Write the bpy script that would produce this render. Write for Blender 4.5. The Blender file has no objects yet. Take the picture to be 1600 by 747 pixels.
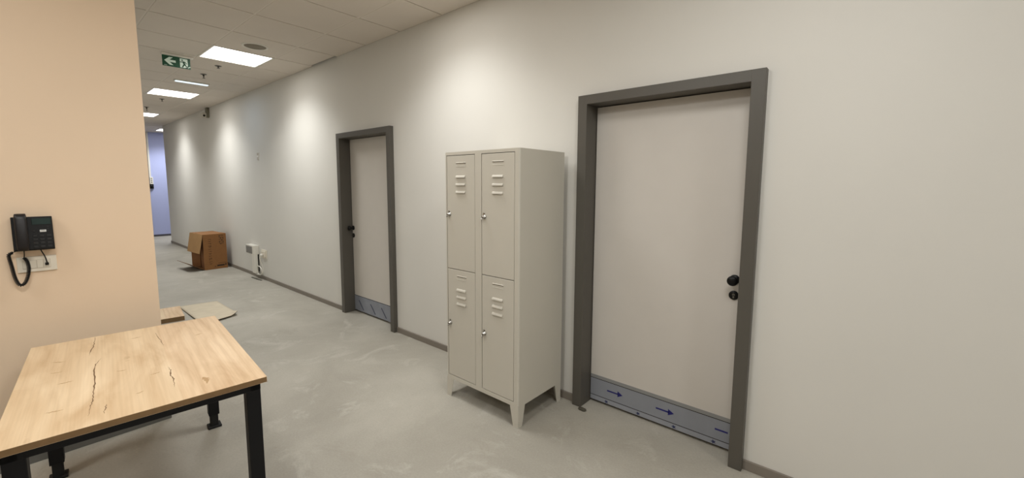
import bpy, bmesh, math, random
from mathutils import Vector, Matrix, Euler

random.seed(7)
scn = bpy.context.scene
COL = scn.collection

# ------------------------------------------------------------------ camera
F_PX, CX, CY = 654.167, 800.0, 356.628
cam_d = bpy.data.cameras.new('camera')
cam = bpy.data.objects.new('camera', cam_d)
COL.objects.link(cam)
cam_d.sensor_fit = 'HORIZONTAL'
cam_d.sensor_width = 36.0
cam_d.lens = F_PX / 1600.0 * 36.0
cam_d.shift_y = -(373.5 - CY) / 1600.0
cam_d.clip_start = 0.02
cam_d.clip_end = 100
YAW, PITCH, ROLL = -0.7073227, -0.1029456, 0.0047687
f_ = Vector((math.sin(YAW), math.cos(YAW), 0)); r_ = Vector((math.cos(YAW), -math.sin(YAW), 0)); u_ = Vector((0, 0, 1))
f2 = f_ * math.cos(PITCH) + u_ * math.sin(PITCH); u2 = u_ * math.cos(PITCH) - f_ * math.sin(PITCH)
r3 = r_ * math.cos(ROLL) + u2 * math.sin(ROLL); u3 = u2 * math.cos(ROLL) - r_ * math.sin(ROLL)
M = Matrix((r3, u3, -f2)).transposed().to_4x4()
M.translation = Vector((0, -2.518, 1.57255))
cam.matrix_world = M
scn.camera = cam

# ------------------------------------------------------------------ world and exposure
w = bpy.data.worlds.new('world'); scn.world = w; w.use_nodes = True
w.node_tree.nodes['Background'].inputs[0].default_value = (0.6, 0.7, 0.9, 1)
w.node_tree.nodes['Background'].inputs[1].default_value = 0.02
vs = scn.view_settings
vs.view_transform = 'Standard'; vs.look = 'None'; vs.gamma = 1.0; vs.use_curve_mapping = False
vs.exposure = 0.0
PANEL_GLOW = 6.5      # what the eye sees of a diffuser
PANEL_WATT = 17.5     # light each panel throws down
ROOM_WATT = {(-2, 0): 12.8, (18, -1.8): 27.0}       # the corridor row
WIDE_WATT = {(-2, 5): 13.0, (-6, 1): 17.0, (-12, 2): 55.0, (-4, 3): 26.0}   # wide panels out of view; far-right and overhead ones added for fill
PANEL_SPREAD = 122.0  # low-glare optics
PANEL_COL = (0.975, 0.99, 0.98)

# ------------------------------------------------------------------ helpers
def srgb(r, g, b):
    def c(v):
        v /= 255.0
        return v / 12.92 if v <= 0.04045 else ((v + 0.055) / 1.055) ** 2.4
    return (c(r), c(g), c(b), 1.0)

def mat(name, col, rough=0.6, metal=0.0, noise=0.0, nscale=8.0, bump=0.0, bscale=120.0, spec=0.5):
    m = bpy.data.materials.new(name); m.use_nodes = True
    nt = m.node_tree; b = nt.nodes['Principled BSDF']
    b.inputs['Base Color'].default_value = col
    b.inputs['Roughness'].default_value = rough
    b.inputs['Metallic'].default_value = metal
    b.inputs['Specular IOR Level'].default_value = spec
    tc = nt.nodes.new('ShaderNodeTexCoord')
    n = nt.nodes.new('ShaderNodeTexNoise'); n.inputs['Scale'].default_value = nscale; n.inputs['Detail'].default_value = 5
    nt.links.new(tc.outputs['Object'], n.inputs['Vector'])
    if noise > 0:
        mr = nt.nodes.new('ShaderNodeMapRange')
        mr.inputs['From Min'].default_value = 0.3; mr.inputs['From Max'].default_value = 0.7
        mr.inputs['To Min'].default_value = 1 - noise; mr.inputs['To Max'].default_value = 1 + noise
        nt.links.new(n.outputs['Fac'], mr.inputs['Value'])
        mx = nt.nodes.new('ShaderNodeVectorMath'); mx.operation = 'SCALE'
        mx.inputs[0].default_value = col[:3]
        nt.links.new(mr.outputs[0], mx.inputs['Scale'])
        nt.links.new(mx.outputs[0], b.inputs['Base Color'])
    if bump > 0:
        n2 = nt.nodes.new('ShaderNodeTexNoise'); n2.inputs['Scale'].default_value = bscale; n2.inputs['Detail'].default_value = 3
        nt.links.new(tc.outputs['Object'], n2.inputs['Vector'])
        bp = nt.nodes.new('ShaderNodeBump'); bp.inputs['Strength'].default_value = bump; bp.inputs['Distance'].default_value = 0.002
        nt.links.new(n2.outputs['Fac'], bp.inputs['Height'])
        nt.links.new(bp.outputs[0], b.inputs['Normal'])
    return m

def emit_mat(name, col, strength):
    m = bpy.data.materials.new(name); m.use_nodes = True
    b = m.node_tree.nodes['Principled BSDF']
    b.inputs['Base Color'].default_value = (0.8, 0.8, 0.8, 1)
    b.inputs['Emission Color'].default_value = (*col, 1)
    b.inputs['Emission Strength'].default_value = strength
    return m

def box(bm, x0, x1, y0, y1, z0, z1, bevel=0.0, mi=0, seg=2, mtx=None):
    vs_ = [bm.verts.new((x, y, z)) for z in (z0, z1) for y in (y0, y1) for x in (x0, x1)]
    fs = [(0, 2, 3, 1), (4, 5, 7, 6), (0, 1, 5, 4), (2, 6, 7, 3), (0, 4, 6, 2), (1, 3, 7, 5)]
    fl = [bm.faces.new([vs_[i] for i in f]) for f in fs]
    for f in fl: f.material_index = mi
    allv = vs_
    if bevel > 0:
        ed = list({e for f in fl for e in f.edges})
        res = bmesh.ops.bevel(bm, geom=ed, offset=bevel, segments=seg, affect='EDGES', profile=0.5)
        allv = list({v for f in res['faces'] for v in f.verts} | {v for v in vs_ if v.is_valid})
    if mtx is not None:
        bmesh.ops.transform(bm, matrix=mtx, verts=allv)
    return allv

def prism(bm, pts, axis, a, b, mi=0):
    """polygon pts (2-D) swept along axis from a to b; pts fill the two other axes in order"""
    def P(p, t):
        if axis == 0: return (t, p[0], p[1])
        if axis == 1: return (p[0], t, p[1])
        return (p[0], p[1], t)
    A = [bm.verts.new(P(p, a)) for p in pts]; B = [bm.verts.new(P(p, b)) for p in pts]
    n = len(pts)
    fl = [bm.faces.new(A), bm.faces.new(B[::-1])]
    for i in range(n):
        fl.append(bm.faces.new((A[i], B[i], B[(i + 1) % n], A[(i + 1) % n])))
    for f in fl: f.material_index = mi
    return A + B

def cyl(bm, c, axis, r0, r1, a, b, n=32, mi=0, caps=True):
    """frustum along axis between coordinates a and b around centre c (two other coordinates)"""
    def P(t, r, k):
        x = c[0] + r * math.cos(2 * math.pi * k / n); y = c[1] + r * math.sin(2 * math.pi * k / n)
        return {0: (t, x, y), 1: (x, t, y), 2: (x, y, t)}[axis]
    A = [bm.verts.new(P(a, r0, k)) for k in range(n)]; B = [bm.verts.new(P(b, r1, k)) for k in range(n)]
    for k in range(n):
        f = bm.faces.new((A[k], A[(k + 1) % n], B[(k + 1) % n], B[k])); f.material_index = mi; f.smooth = True
    if caps:
        bm.faces.new(A[::-1]).material_index = mi; bm.faces.new(B).material_index = mi

def lathe(bm, c, axis, prof, n=36, mi=0):
    """prof: list of (radius, coordinate along axis)"""
    rings = []
    for r, t in prof:
        ring = []
        for k in range(n):
            x = c[0] + r * math.cos(2 * math.pi * k / n); y = c[1] + r * math.sin(2 * math.pi * k / n)
            ring.append(bm.verts.new({0: (t, x, y), 1: (x, t, y), 2: (x, y, t)}[axis]))
        rings.append(ring)
    for A, B in zip(rings, rings[1:]):
        for k in range(n):
            f = bm.faces.new((A[k], A[(k + 1) % n], B[(k + 1) % n], B[k])); f.material_index = mi; f.smooth = True
    bm.faces.new(rings[0][::-1]).material_index = mi
    bm.faces.new(rings[-1]).material_index = mi

def tube(bm, pts, r, n=10, mi=0):
    pts = [Vector(p) for p in pts]
    rings = []; up = Vector((0.13, 0.27, 0.95)).normalized()
    for i, p in enumerate(pts):
        d = (pts[min(i + 1, len(pts) - 1)] - pts[max(i - 1, 0)]).normalized()
        s = d.cross(up)
        if s.length < 1e-4: s = d.cross(Vector((1, 0, 0)))
        s.normalize(); t = s.cross(d).normalized(); up = t
        rings.append([bm.verts.new(p + s * (r * math.cos(2 * math.pi * k / n)) + t * (r * math.sin(2 * math.pi * k / n))) for k in range(n)])
    for A, B in zip(rings, rings[1:]):
        for k in range(n):
            f = bm.faces.new((A[k], A[(k + 1) % n], B[(k + 1) % n], B[k])); f.smooth = True; f.material_index = mi
    bm.faces.new(rings[0][::-1]).material_index = mi; bm.faces.new(rings[-1]).material_index = mi

def smooth_path(pts, sub=8):
    pts = [Vector(p) for p in pts]; out = []
    for i in range(len(pts) - 1):
        p0 = pts[max(i - 1, 0)]; p1 = pts[i]; p2 = pts[i + 1]; p3 = pts[min(i + 2, len(pts) - 1)]
        for k in range(sub):
            t = k / sub
            out.append(0.5 * ((2 * p1) + (p2 - p0) * t + (2 * p0 - 5 * p1 + 4 * p2 - p3) * t * t + (3 * p1 - p0 - 3 * p2 + p3) * t ** 3))
    out.append(pts[-1]); return out

def BM(): return bmesh.new()

def world_origin(o):
    v = Vector((0, 0, 0))
    while o is not None:
        v += o.location; o = o.parent
    return v

def obj(name, bm, mats, parent=None, local=False, origin=None):
    """link bm (world coordinates unless local) as one mesh object under parent"""
    if not isinstance(mats, (list, tuple)): mats = [mats]
    off = Vector((0, 0, 0))
    if parent is not None and not local: off = world_origin(parent)
    loc = Vector((0, 0, 0))
    if parent is None and origin is not None: off = Vector(origin); loc = off.copy()
    if off.length > 0: bmesh.ops.translate(bm, verts=bm.verts, vec=-off)
    bmesh.ops.recalc_face_normals(bm, faces=bm.faces)
    me = bpy.data.meshes.new(name); bm.to_mesh(me); bm.free()
    for m in mats: me.materials.append(m)
    o = bpy.data.objects.new(name, me); COL.objects.link(o); o.location = loc
    if parent is not None: o.parent = parent
    return o

def tag(o, label, cat, group=None):
    o['label'] = label; o['category'] = cat
    if group: o['group'] = group
    return o

def thing(name, label, cat, loc=(0, 0, 0), rotz=0.0, group=None):
    o = bpy.data.objects.new(name, None); COL.objects.link(o)
    o.empty_display_size = 0.1; o.location = loc; o.rotation_euler = (0, 0, rotz)
    return tag(o, label, cat, group)

def struct(name, bm, mats, parent=None):
    o = obj(name, bm, mats, parent)
    if parent is None: o['kind'] = 'structure'
    return o

# ------------------------------------------------------------------ materials
M_WALL = mat('white_wall_paint', srgb(216, 213, 206), 0.75, noise=0.012, nscale=2.0, bump=0.06, bscale=260)
M_BEIGE = mat('peach_wall_paint', srgb(228, 203, 175), 0.7, noise=0.012, nscale=2.0, bump=0.06, bscale=260)
M_PURPLE = mat('lavender_wall_paint', srgb(176, 184, 226), 0.75, noise=0.012, nscale=2.0)
M_TILE = mat('ceiling_tile', srgb(220, 211, 200), 0.9, noise=0.015, nscale=3.0, bump=0.15, bscale=400)
M_BAR = mat('ceiling_bar', srgb(190, 182, 168), 0.5)
M_VOID = mat('ceiling_void', srgb(45, 42, 40), 0.95)
M_BASE = mat('grey_baseboard', srgb(128, 120, 110), 0.55, noise=0.03)
M_FRAME = mat('grey_door_frame', srgb(84, 80, 73), 0.45, noise=0.02, nscale=4)
M_LEAF = mat('warm_grey_door_laminate', srgb(203, 197, 189), 0.5, noise=0.01)
M_BLACK = mat('black_plastic', srgb(12, 11, 11), 0.42, spec=0.25)
M_BLACKM = mat('black_metal', srgb(12, 12, 15), 0.5, spec=0.25)
M_RUB = mat('black_rubber', srgb(20, 20, 20), 0.8)
M_LOCK = mat('locker_grey_paint', srgb(197, 192, 180), 0.42, noise=0.01, nscale=3)
M_GAP = mat('dark_gap', srgb(38, 34, 30), 0.9)  # near-black: shade in gaps as colour, also dark lines on the films
M_CHROME = mat('chrome', srgb(158, 155, 150), 0.26, metal=1.0)
M_GREYM = mat('dull_metal', srgb(120, 118, 112), 0.4, metal=0.8)
M_WHITE = mat('white_plastic', srgb(226, 222, 212), 0.4)
M_CREAM = mat('cream_plastic', srgb(224, 216, 200), 0.4)
M_CARD = mat('brown_cardboard', srgb(142, 98, 56), 0.85, noise=0.05, nscale=14)
M_CARD_IN = mat('cardboard_inner', srgb(124, 88, 54), 0.9, noise=0.05, nscale=10)
M_CARD_P = mat('pale_cardboard', srgb(196, 184, 162), 0.85, noise=0.05, nscale=9)
M_INK = mat('black_ink', srgb(46, 34, 24), 0.8)
M_INK_F = mat('faded_ink', srgb(92, 62, 34), 0.85)
M_GREEN = mat('sign_green', srgb(8, 74, 48), 0.4)
M_SIGNW = mat('sign_white', srgb(222, 240, 228), 0.4)
M_BLUEINK = mat('blue_ink', srgb(24, 24, 104), 0.5)
M_BLOT = mat('navy_ink', srgb(34, 40, 82), 0.5)
M_SCREEN = mat('dark_screen', srgb(30, 46, 42), 0.4, spec=0.2)
M_KEY = mat('black_key', srgb(34, 34, 33), 0.5, spec=0.3)
M_GRILL = mat('grey_grille', srgb(120, 116, 106), 0.6)
M_STONE = mat('dark_stone', srgb(70, 66, 54), 0.8, noise=0.2, nscale=60)
M_LIGHT = emit_mat('panel_diffuser', (1.0, 0.97, 0.92), PANEL_GLOW)
M_COLD = emit_mat('cold_diffuser', (0.66, 0.85, 1.0), 1.1)

def concrete():
    m = bpy.data.materials.new('dusty_concrete'); m.use_nodes = True
    nt = m.node_tree; b = nt.nodes['Principled BSDF']; L = nt.links
    tc = nt.nodes.new('ShaderNodeTexCoord')
    def noise(scale, det=6, rough=0.6, dist=0.0):
        n = nt.nodes.new('ShaderNodeTexNoise'); n.inputs['Scale'].default_value = scale
        n.inputs['Detail'].default_value = det; n.inputs['Roughness'].default_value = rough; n.inputs['Distortion'].default_value = dist
        L.new(tc.outputs['Object'], n.inputs['Vector']); return n
    def ramp(src, p0, c0, p1, c1):
        r = nt.nodes.new('ShaderNodeValToRGB')
        r.color_ramp.elements[0].position = p0; r.color_ramp.elements[0].color = c0
        r.color_ramp.elements[1].position = p1; r.color_ramp.elements[1].color = c1
        L.new(src, r.inputs[0]); return r
    def mix(t, fac, a, bcol):
        x = nt.nodes.new('ShaderNodeMix'); x.data_type = 'RGBA'; x.blend_type = t
        if isinstance(fac, float): x.inputs[0].default_value = fac
        else: L.new(fac, x.inputs[0])
        L.new(a, x.inputs[6])
        if isinstance(bcol, tuple): x.inputs[7].default_value = bcol
        else: L.new(bcol, x.inputs[7])
        return x.outputs[2]
    base = ramp(noise(0.9, 8, 0.62, 0.4).outputs['Fac'], 0.36, srgb(157, 152, 141), 0.66, srgb(176, 171, 160))
    dust = ramp(noise(2.6, 9, 0.7, 0.9).outputs['Fac'], 0.56, (0, 0, 0, 1), 0.74, (1, 1, 1, 1))
    c = mix('MIX', dust.outputs[0], base.outputs[0], srgb(186, 182, 172))
    dk = ramp(noise(1.7, 9, 0.72, 1.5).outputs['Fac'], 0.60, (0, 0, 0, 1), 0.8, (0.55, 0.55, 0.55, 1))
    c = mix('MIX', dk.outputs[0], c, srgb(134, 126, 113))
    sp = ramp(noise(19.0, 4, 0.6).outputs['Fac'], 0.70, (0, 0, 0, 1), 0.76, (0.5, 0.5, 0.5, 1))
    c = mix('MIX', sp.outputs[0], c, srgb(116, 106, 95))
    fine = ramp(noise(90.0, 4).outputs['Fac'], 0.3, (0.93, 0.93, 0.93, 1), 0.7, (1.05, 1.05, 1.05, 1))
    c = mix('MULTIPLY', 1.0, c, fine.outputs[0])
    L.new(c, b.inputs['Base Color'])
    rr = nt.nodes.new('ShaderNodeMapRange'); rr.inputs['To Min'].default_value = 0.42; rr.inputs['To Max'].default_value = 0.72
    L.new(noise(1.5, 6).outputs['Fac'], rr.inputs['Value']); L.new(rr.outputs[0], b.inputs['Roughness'])
    b.inputs['Specular IOR Level'].default_value = 0.35
    bp = nt.nodes.new('ShaderNodeBump'); bp.inputs['Strength'].default_value = 0.12; bp.inputs['Distance'].default_value = 0.004
    L.new(noise(45.0, 5).outputs['Fac'], bp.inputs['Height']); L.new(bp.outputs[0], b.inputs['Normal'])
    return m

def oak(name, light, mid, dark):
    """oak laminate: grain runs along local X, planks side by side along local Y"""
    m = bpy.data.materials.new(name); m.use_nodes = True
    nt = m.node_tree; b = nt.nodes['Principled BSDF']; L = nt.links
    tc = nt.nodes.new('ShaderNodeTexCoord')
    def mapped(sx, sy, sz=1.0, off=(0, 0, 0)):
        mp = nt.nodes.new('ShaderNodeMapping'); mp.inputs['Scale'].default_value = (sx, sy, sz); mp.inputs['Location'].default_value = off
        L.new(tc.outputs['Object'], mp.inputs['Vector']); return mp.outputs[0]
    def noise(v, scale, det=5, dist=0.0):
        n = nt.nodes.new('ShaderNodeTexNoise'); n.inputs['Scale'].default_value = scale; n.inputs['Detail'].default_value = det
        n.inputs['Distortion'].default_value = dist; L.new(v, n.inputs['Vector']); return n.outputs['Fac']
    def ramp(src, *els):
        r = nt.nodes.new('ShaderNodeValToRGB')
        while len(r.color_ramp.elements) < len(els): r.color_ramp.elements.new(0.5)
        for e, (p, c) in zip(r.color_ramp.elements, els): e.position = p; e.color = c
        L.new(src, r.inputs[0]); return r.outputs[0]
    def mix(t, fac, a, c):
        x = nt.nodes.new('ShaderNodeMix'); x.data_type = 'RGBA'; x.blend_type = t
        if isinstance(fac, float): x.inputs[0].default_value = fac
        else: L.new(fac, x.inputs[0])
        for s, v in ((6, a), (7, c)):
            if isinstance(v, tuple): x.inputs[s].default_value = v
            else: L.new(v, x.inputs[s])
        return x.outputs[2]
    broad = ramp(noise(mapped(0.9, 4.5), 2.2, 6, 0.6), (0.30, dark), (0.48, mid), (0.70, light))
    # straight planks left of local Y = 0.1; the right-hand plank is pinker and shows a cathedral figure
    sx = nt.nodes.new('ShaderNodeSeparateXYZ'); L.new(tc.outputs['Object'], sx.inputs[0])
    mr = nt.nodes.new('ShaderNodeMapRange'); mr.inputs['From Min'].default_value = 0.097; mr.inputs['From Max'].default_value = 0.103
    L.new(sx.outputs['Y'], mr.inputs['Value'])
    def wave(vec, scale, dist, dscale):
        wv = nt.nodes.new('ShaderNodeTexWave'); wv.wave_type = 'BANDS'; wv.bands_direction = 'Y'
        wv.inputs['Scale'].default_value = scale; wv.inputs['Distortion'].default_value = dist; wv.inputs['Detail'].default_value = 4
        wv.inputs['Detail Scale'].default_value = dscale; wv.inputs['Detail Roughness'].default_value = 0.55
        L.new(vec, wv.inputs['Vector'])
        return ramp(wv.outputs['Fac'], (0.0, (0.90, 0.86, 0.82, 1)), (0.4, (0.99, 0.98, 0.97, 1)), (1.0, (1.02, 1.02, 1.02, 1)))
    c = mix('MULTIPLY', 0.22, broad, wave(mapped(0.12, 1.0), 6.0, 3.0, 0.5))
    cath = mix('MULTIPLY', 0.75, mix('MULTIPLY', 1.0, c, (0.975, 0.945, 0.93, 1)), wave(mapped(0.30, 1.0, 1, (0.4, 0.0, 0.0)), 7.0, 7.0, 0.8))
    c = mix('MIX', mr.outputs[0], c, cath)
    fine = ramp(noise(mapped(0.7, 44.0), 3.0, 4), (0.3, (0.90, 0.88, 0.85, 1)), (0.6, (1.03, 1.03, 1.03, 1)))
    c = mix('MULTIPLY', 0.6, c, fine)
    kn = ramp(noise(mapped(2.2, 5.0, 1, (0.3, 1.7, 0)), 3.0, 3), (0.70, (1, 1, 1, 1)), (0.82, (0.62, 0.52, 0.42, 1)))
    c = mix('MULTIPLY', 0.7, c, kn)
    L.new(c, b.inputs['Base Color'])
    b.inputs['Roughness'].default_value = 0.48; b.inputs['Specular IOR Level'].default_value = 0.4
    return m

M_FLOOR = concrete()
M_OAK = oak('oak_laminate', srgb(226, 203, 170), srgb(213, 187, 152), srgb(198, 168, 131))
M_OAKEDGE = mat('oak_edge_band', srgb(122, 94, 60), 0.55, noise=0.08, nscale=30)
M_CRACK = mat('oak_crack', srgb(116, 88, 60), 0.7)
M_CRACK2 = mat('oak_saw_mark', srgb(176, 144, 104), 0.7)

# ------------------------------------------------------------------ room shell
C = 3.0507          # ceiling height
TOP = C + 0.32      # slab above the ceiling void
XN, YN = 4.2, -6.2  # near wall, side wall
XE = -14.1          # end of the long wall
XP = -16.05         # lavender wall
BX, BY = -3.491, -1.983   # corner of the peach wall
DH = 2.165; DI = 2.105
D1 = (-1.5354, -0.4409); D2 = (-4.8682, -3.7550)   # door openings, outer edges of the frames
YF = -0.046         # frame faces stand proud of the wall

bm = BM(); box(bm, XP - 0.3, XN + 0.3, YN - 0.3, 4.2, -0.2, 0.0)
struct('floor', bm, M_FLOOR)

bm = BM(); WT = 0.30
xs = [XE, D2[0] + 0.03, D2[1] - 0.03, D1[0] + 0.03, D1[1] - 0.03, XN]
box(bm, xs[0], xs[1], 0, WT, 0, TOP); box(bm, xs[2], xs[3], 0, WT, 0, TOP); box(bm, xs[4], xs[5], 0, WT, 0, TOP)
for a, b in ((xs[1], xs[2]), (xs[3], xs[4])): box(bm, a, b, 0, WT, DH - 0.03, TOP)
struct('wall_right', bm, M_WALL)

bm = BM(); box(bm, XP, BX - 0.25, BY - 0.25, BY, 0, TOP)
struct('wall_corridor', bm, M_WALL)  # unseen wall, white chosen to bounce fill light into the corridor
bm = BM(); box(bm, BX - 0.25, BX, YN, BY, 0, TOP)
struct('wall_left', bm, M_BEIGE)
bm = BM(); box(bm, XP - 0.25, XP, BY - 0.25, 4.2, 0, TOP)
struct('wall_far', bm, M_PURPLE)
bm = BM(); box(bm, XN, XN + 0.25, YN, WT, 0, TOP)
struct('wall_near', bm, M_WALL)
bm = BM(); box(bm, BX - 0.25, XN, YN - 0.25, YN, 0, TOP)
struct('wall_side', bm, M_WALL)
bm = BM(); box(bm, XE + 0.0, XE + 0.3, WT, 4.0, 0, TOP); box(bm, XP, XE + 0.3, 4.0, 4.2, 0, TOP)
struct('wall_alcove', bm, M_WALL)

# baseboards
bm = BM()
for a, b in ((XE - 0.012, D2[0]), (D2[1], D1[0]), (D1[1], XN)):
    box(bm, a, b, -0.014, 0.0, 0.0, 0.055, 0.002)
box(bm, XE - 0.012, XE, 0.0, WT, 0, 0.055)
struct('baseboard_right', bm, M_BASE)
bm = BM(); box(bm, BX, BX + 0.013, YN, BY + 0.013, 0, 0.05, 0.002); box(bm, XP, BX, BY, BY + 0.013, 0, 0.05)
struct('baseboard_left', bm, mat('slate_baseboard', srgb(104, 103, 98), 0.55))
bm = BM(); box(bm, XP, XP + 0.014, BY + 0.013, 4.0, 0, 0.055)
struct('baseboard_far', bm, mat('dark_baseboard', srgb(74, 72, 80), 0.6))
bm = BM(); box(bm, XP, XP + 0.03, -0.30, -0.062, 0.055, C - 0.02, 0.002)
struct('trim_2', bm, mat('brown_trim', srgb(92, 80, 70), 0.5))

# ceiling: tiles between bars under a dark void
T = 0.626; GX, GY = -3.595, -0.4414
panels = [(3, 0), (8, 0), (13, 0), (18, -1.8), (-2, 0), (-2, 5), (-6, 1), (-12, 2), (-4, 3)]
pan_cells = set(panels) | {(18, -1), (18, -2)}
bm = BM(); g = 0.005; bar = 0.012
def cell(i, j): return GX - (i + 1) * T, GX - i * T, GY - (j + 1) * T, GY - j * T
for i in range(-13, 21):
    for j in range(-8, 10):
        x0, x1, y0, y1 = cell(i, j)
        x0, x1, y0, y1 = max(x0, XP), min(x1, XN), max(y0, YN), min(y1, 4.0)
        if x1 - x0 < 0.02 or y1 - y0 < 0.02: continue
        if (x0 + x1) / 2 < BX and y1 <= BY: continue
        if y0 >= 0 and x0 > XE: continue
        if (i, j) in pan_cells: continue
        if y1 > 0 and x1 > XE: y1 = 0.0
        if x0 < BX and y0 < BY and x1 < BX + 0.01: y0 = BY
        yy = y1 - g
        if j == -1 and i == 2: yy = -0.03
        box(bm, x0 + 0.0065, x1 - 0.0065, y0 + g, yy, C, C + 0.018, 0.0015, 0, 1)
fx0, fx1, fy0, fy1 = cell(18, -1.8)
for a, b in ((GY, fy0), (fy1, GY + 2 * T)): box(bm, fx0 + 0.0065, fx1 - 0.0065, a + g, b - g, C, C + 0.018, 0.0015, 0, 1)
for i in range(-13, 21):
    x = GX - i * T
    if XP < x < XN: box(bm, x - bar, x + bar, YN if x > BX else BY, 0.0 if x > XE else 4.0, C + 0.009, C + 0.0122, 0, 1)
for j in range(-8, 10):
    y = GY - j * T
    if YN < y < 4.0: box(bm, BX if y < BY else XP, XN if y < 0 else XE, y - bar, y + bar, C + 0.0025, C + 0.0085, 0, 3)
box(bm, XP - 0.2, XN + 0.2, YN - 0.2, 4.2, TOP, TOP + 0.1, 0, 2)
struct('ceiling', bm, [M_TILE, M_BAR, M_VOID, mat('ceiling_bar_lit', srgb(228, 220, 208), 0.5)])  # long bars get a paler copy, their highlight put into the colour
bm = BM()
for a, b in ((XE, GX - 3 * T), (GX - 2 * T, XN)): box(bm, a, b, -0.02, 0.0, C + 0.0002, C + 0.004)
struct('trim_1', bm, M_BAR)

# ------------------------------------------------------------------ doors
def door(name, X, hinge_left, kick):
    a, b = X
    root = thing(name, '', 'door', ((a + b) / 2, 0, 0))
    root['kind'] = 'structure'
    fw = 0.067
    YL = 0.09                                     # front of the leaf
    bm = BM()
    y1 = 0.22
    box(bm, a, a + fw, YF, y1, 0, DH, 0.002); box(bm, b - fw, b, YF, y1, 0, DH, 0.002)
    box(bm, a + fw - 0.002, b - fw + 0.002, YF, y1, DI, DH, 0.002)
    # rebate stops behind the leaf
    box(bm, a + fw - 0.002, a + fw + 0.02, YL + 0.05, y1, 0, DI); box(bm, b - fw - 0.02, b - fw + 0.002, YL + 0.05, y1, 0, DI)
    obj('door_frame', bm, M_FRAME, root)
    bm = BM(); box(bm, a + fw + 0.004, b - fw - 0.004, YL, YL + 0.042, 0.020, DI - 0.005, 0.0015)
    lf = obj('door_leaf', bm, M_LEAF, root)
    bm = BM(); box(bm, a + 0.01, b - 0.01, YL + 0.045, 0.3, 0.0, DI + 0.01)
    obj('leaf_gap_shade', bm, M_GAP, root)  # near-black block behind the leaf, shade of its gaps as colour
    x0, x1 = a + fw + 0.006, b - fw - 0.006
    zt = 0.21
    yk = YL - 0.0025
    if kick == 'arrows':
        mk = [mat('film_grey', srgb(136, 136, 135), 0.35), mat('film_blue_grey', srgb(137, 140, 147), 0.32, noise=0.04, nscale=10), M_GAP, M_BLUEINK, mat('film_light', srgb(145, 148, 155), 0.35), M_BLOT]
        bm = BM()
        box(bm, x0, x1, yk, YL, 0.185, zt, 0, 0); box(bm, x0, x1, yk, YL, 0.057, 0.185, 0, 1); box(bm, x0, x1, yk, YL, 0.022, 0.057, 0, 4)
        for z in (0.185, 0.057): box(bm, x0, x1, yk - 0.0006, yk, z - 0.002, z + 0.002, 0, 2)
        yi = yk - 0.0007
        for xa in (-1.330, -0.977, -0.616):
            xb = min(xa + 0.118, x1)
            box(bm, xa, min(xb - 0.03, x1), yi, yk, 0.1160, 0.1260, 0, 3)
            if xa + 0.118 <= x1:
                prism(bm, [(xb - 0.038, 0.100), (xb, 0.121), (xb - 0.038, 0.142)], 1, yi, yk, 3)
        for xc in (-1.334, -1.097, -0.857, -0.620):
            prism(bm, [(xc + 0.013 * math.cos(t) * (1.25 if k % 2 else 0.55), 0.036 + 0.011 * math.sin(t) * (1.25 if k % 2 else 0.55)) for k, t in enumerate([2 * math.pi * q / 10 for q in range(10)])], 1, yi, yk, 5)
        kp = obj('kick_plate', bm, mk, root)
    else:
        mk = [mat('film_slate', srgb(136, 140, 150), 0.3, noise=0.12, nscale=9), M_BLUEINK, M_GAP]
        bm = BM()
        box(bm, x0, x1, yk, YL, 0.022, zt, 0, 0)
        yi = yk - 0.0007
        for xa in (-4.70, -4.44, -4.21):
            prism(bm, [(xa - 0.006, 0.150), (xa + 0.012, 0.155), (xa + 0.112, 0.048), (xa + 0.092, 0.044)], 1, yi, yk, 0 + 1)
        mk[1] = mat('film_fold', srgb(62, 66, 88), 0.4)
        box(bm, x0, x1, yi, yk, zt - 0.006, zt, 0, 2)
        kp = obj('kick_plate', bm, mk, root)
    kp['label'] = 'blue-grey protective film kick plate'
    # knob and key rose
    kx = -0.557 if hinge_left else -4.775
    bm = BM()
    lathe(bm, (kx, 1.043), 1, [(0.027, YL), (0.027, YL - 0.007), (0.024, YL - 0.009), (0.011, YL - 0.012), (0.010, YL - 0.034), (0.016, YL - 0.040), (0.0265, YL - 0.046), (0.0285, YL - 0.055), (0.027, YL - 0.064), (0.019, YL - 0.070), (0.004, YL - 0.072)])
    kn = obj('door_knob', bm, M_BLACK, root)
    bm = BM()
    lathe(bm, (kx, 0.951), 1, [(0.026, YL), (0.026, YL - 0.006), (0.023, YL - 0.009), (0.008, YL - 0.0095)])
    kr = obj('key_rose', bm, M_BLACK, root)
    bm = BM(); cyl(bm, (kx, 0.955), 1, 0.0075, 0.0075, YL - 0.0095, YL - 0.012, 20); box(bm, kx - 0.004, kx + 0.004, YL - 0.012, YL - 0.0095, 0.936, 0.955)
    obj('lock_cylinder', bm, M_GREYM, kr)
    return root
d = door('door_1', D1, True, 'arrows')
d['label'] = 'large grey-framed door right of the lockers, blue arrows on its kick plate'
d = door('door_2', D2, False, 'folds')
d['label'] = 'smaller-looking grey-framed door left of the lockers, creased film at its foot'

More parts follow.
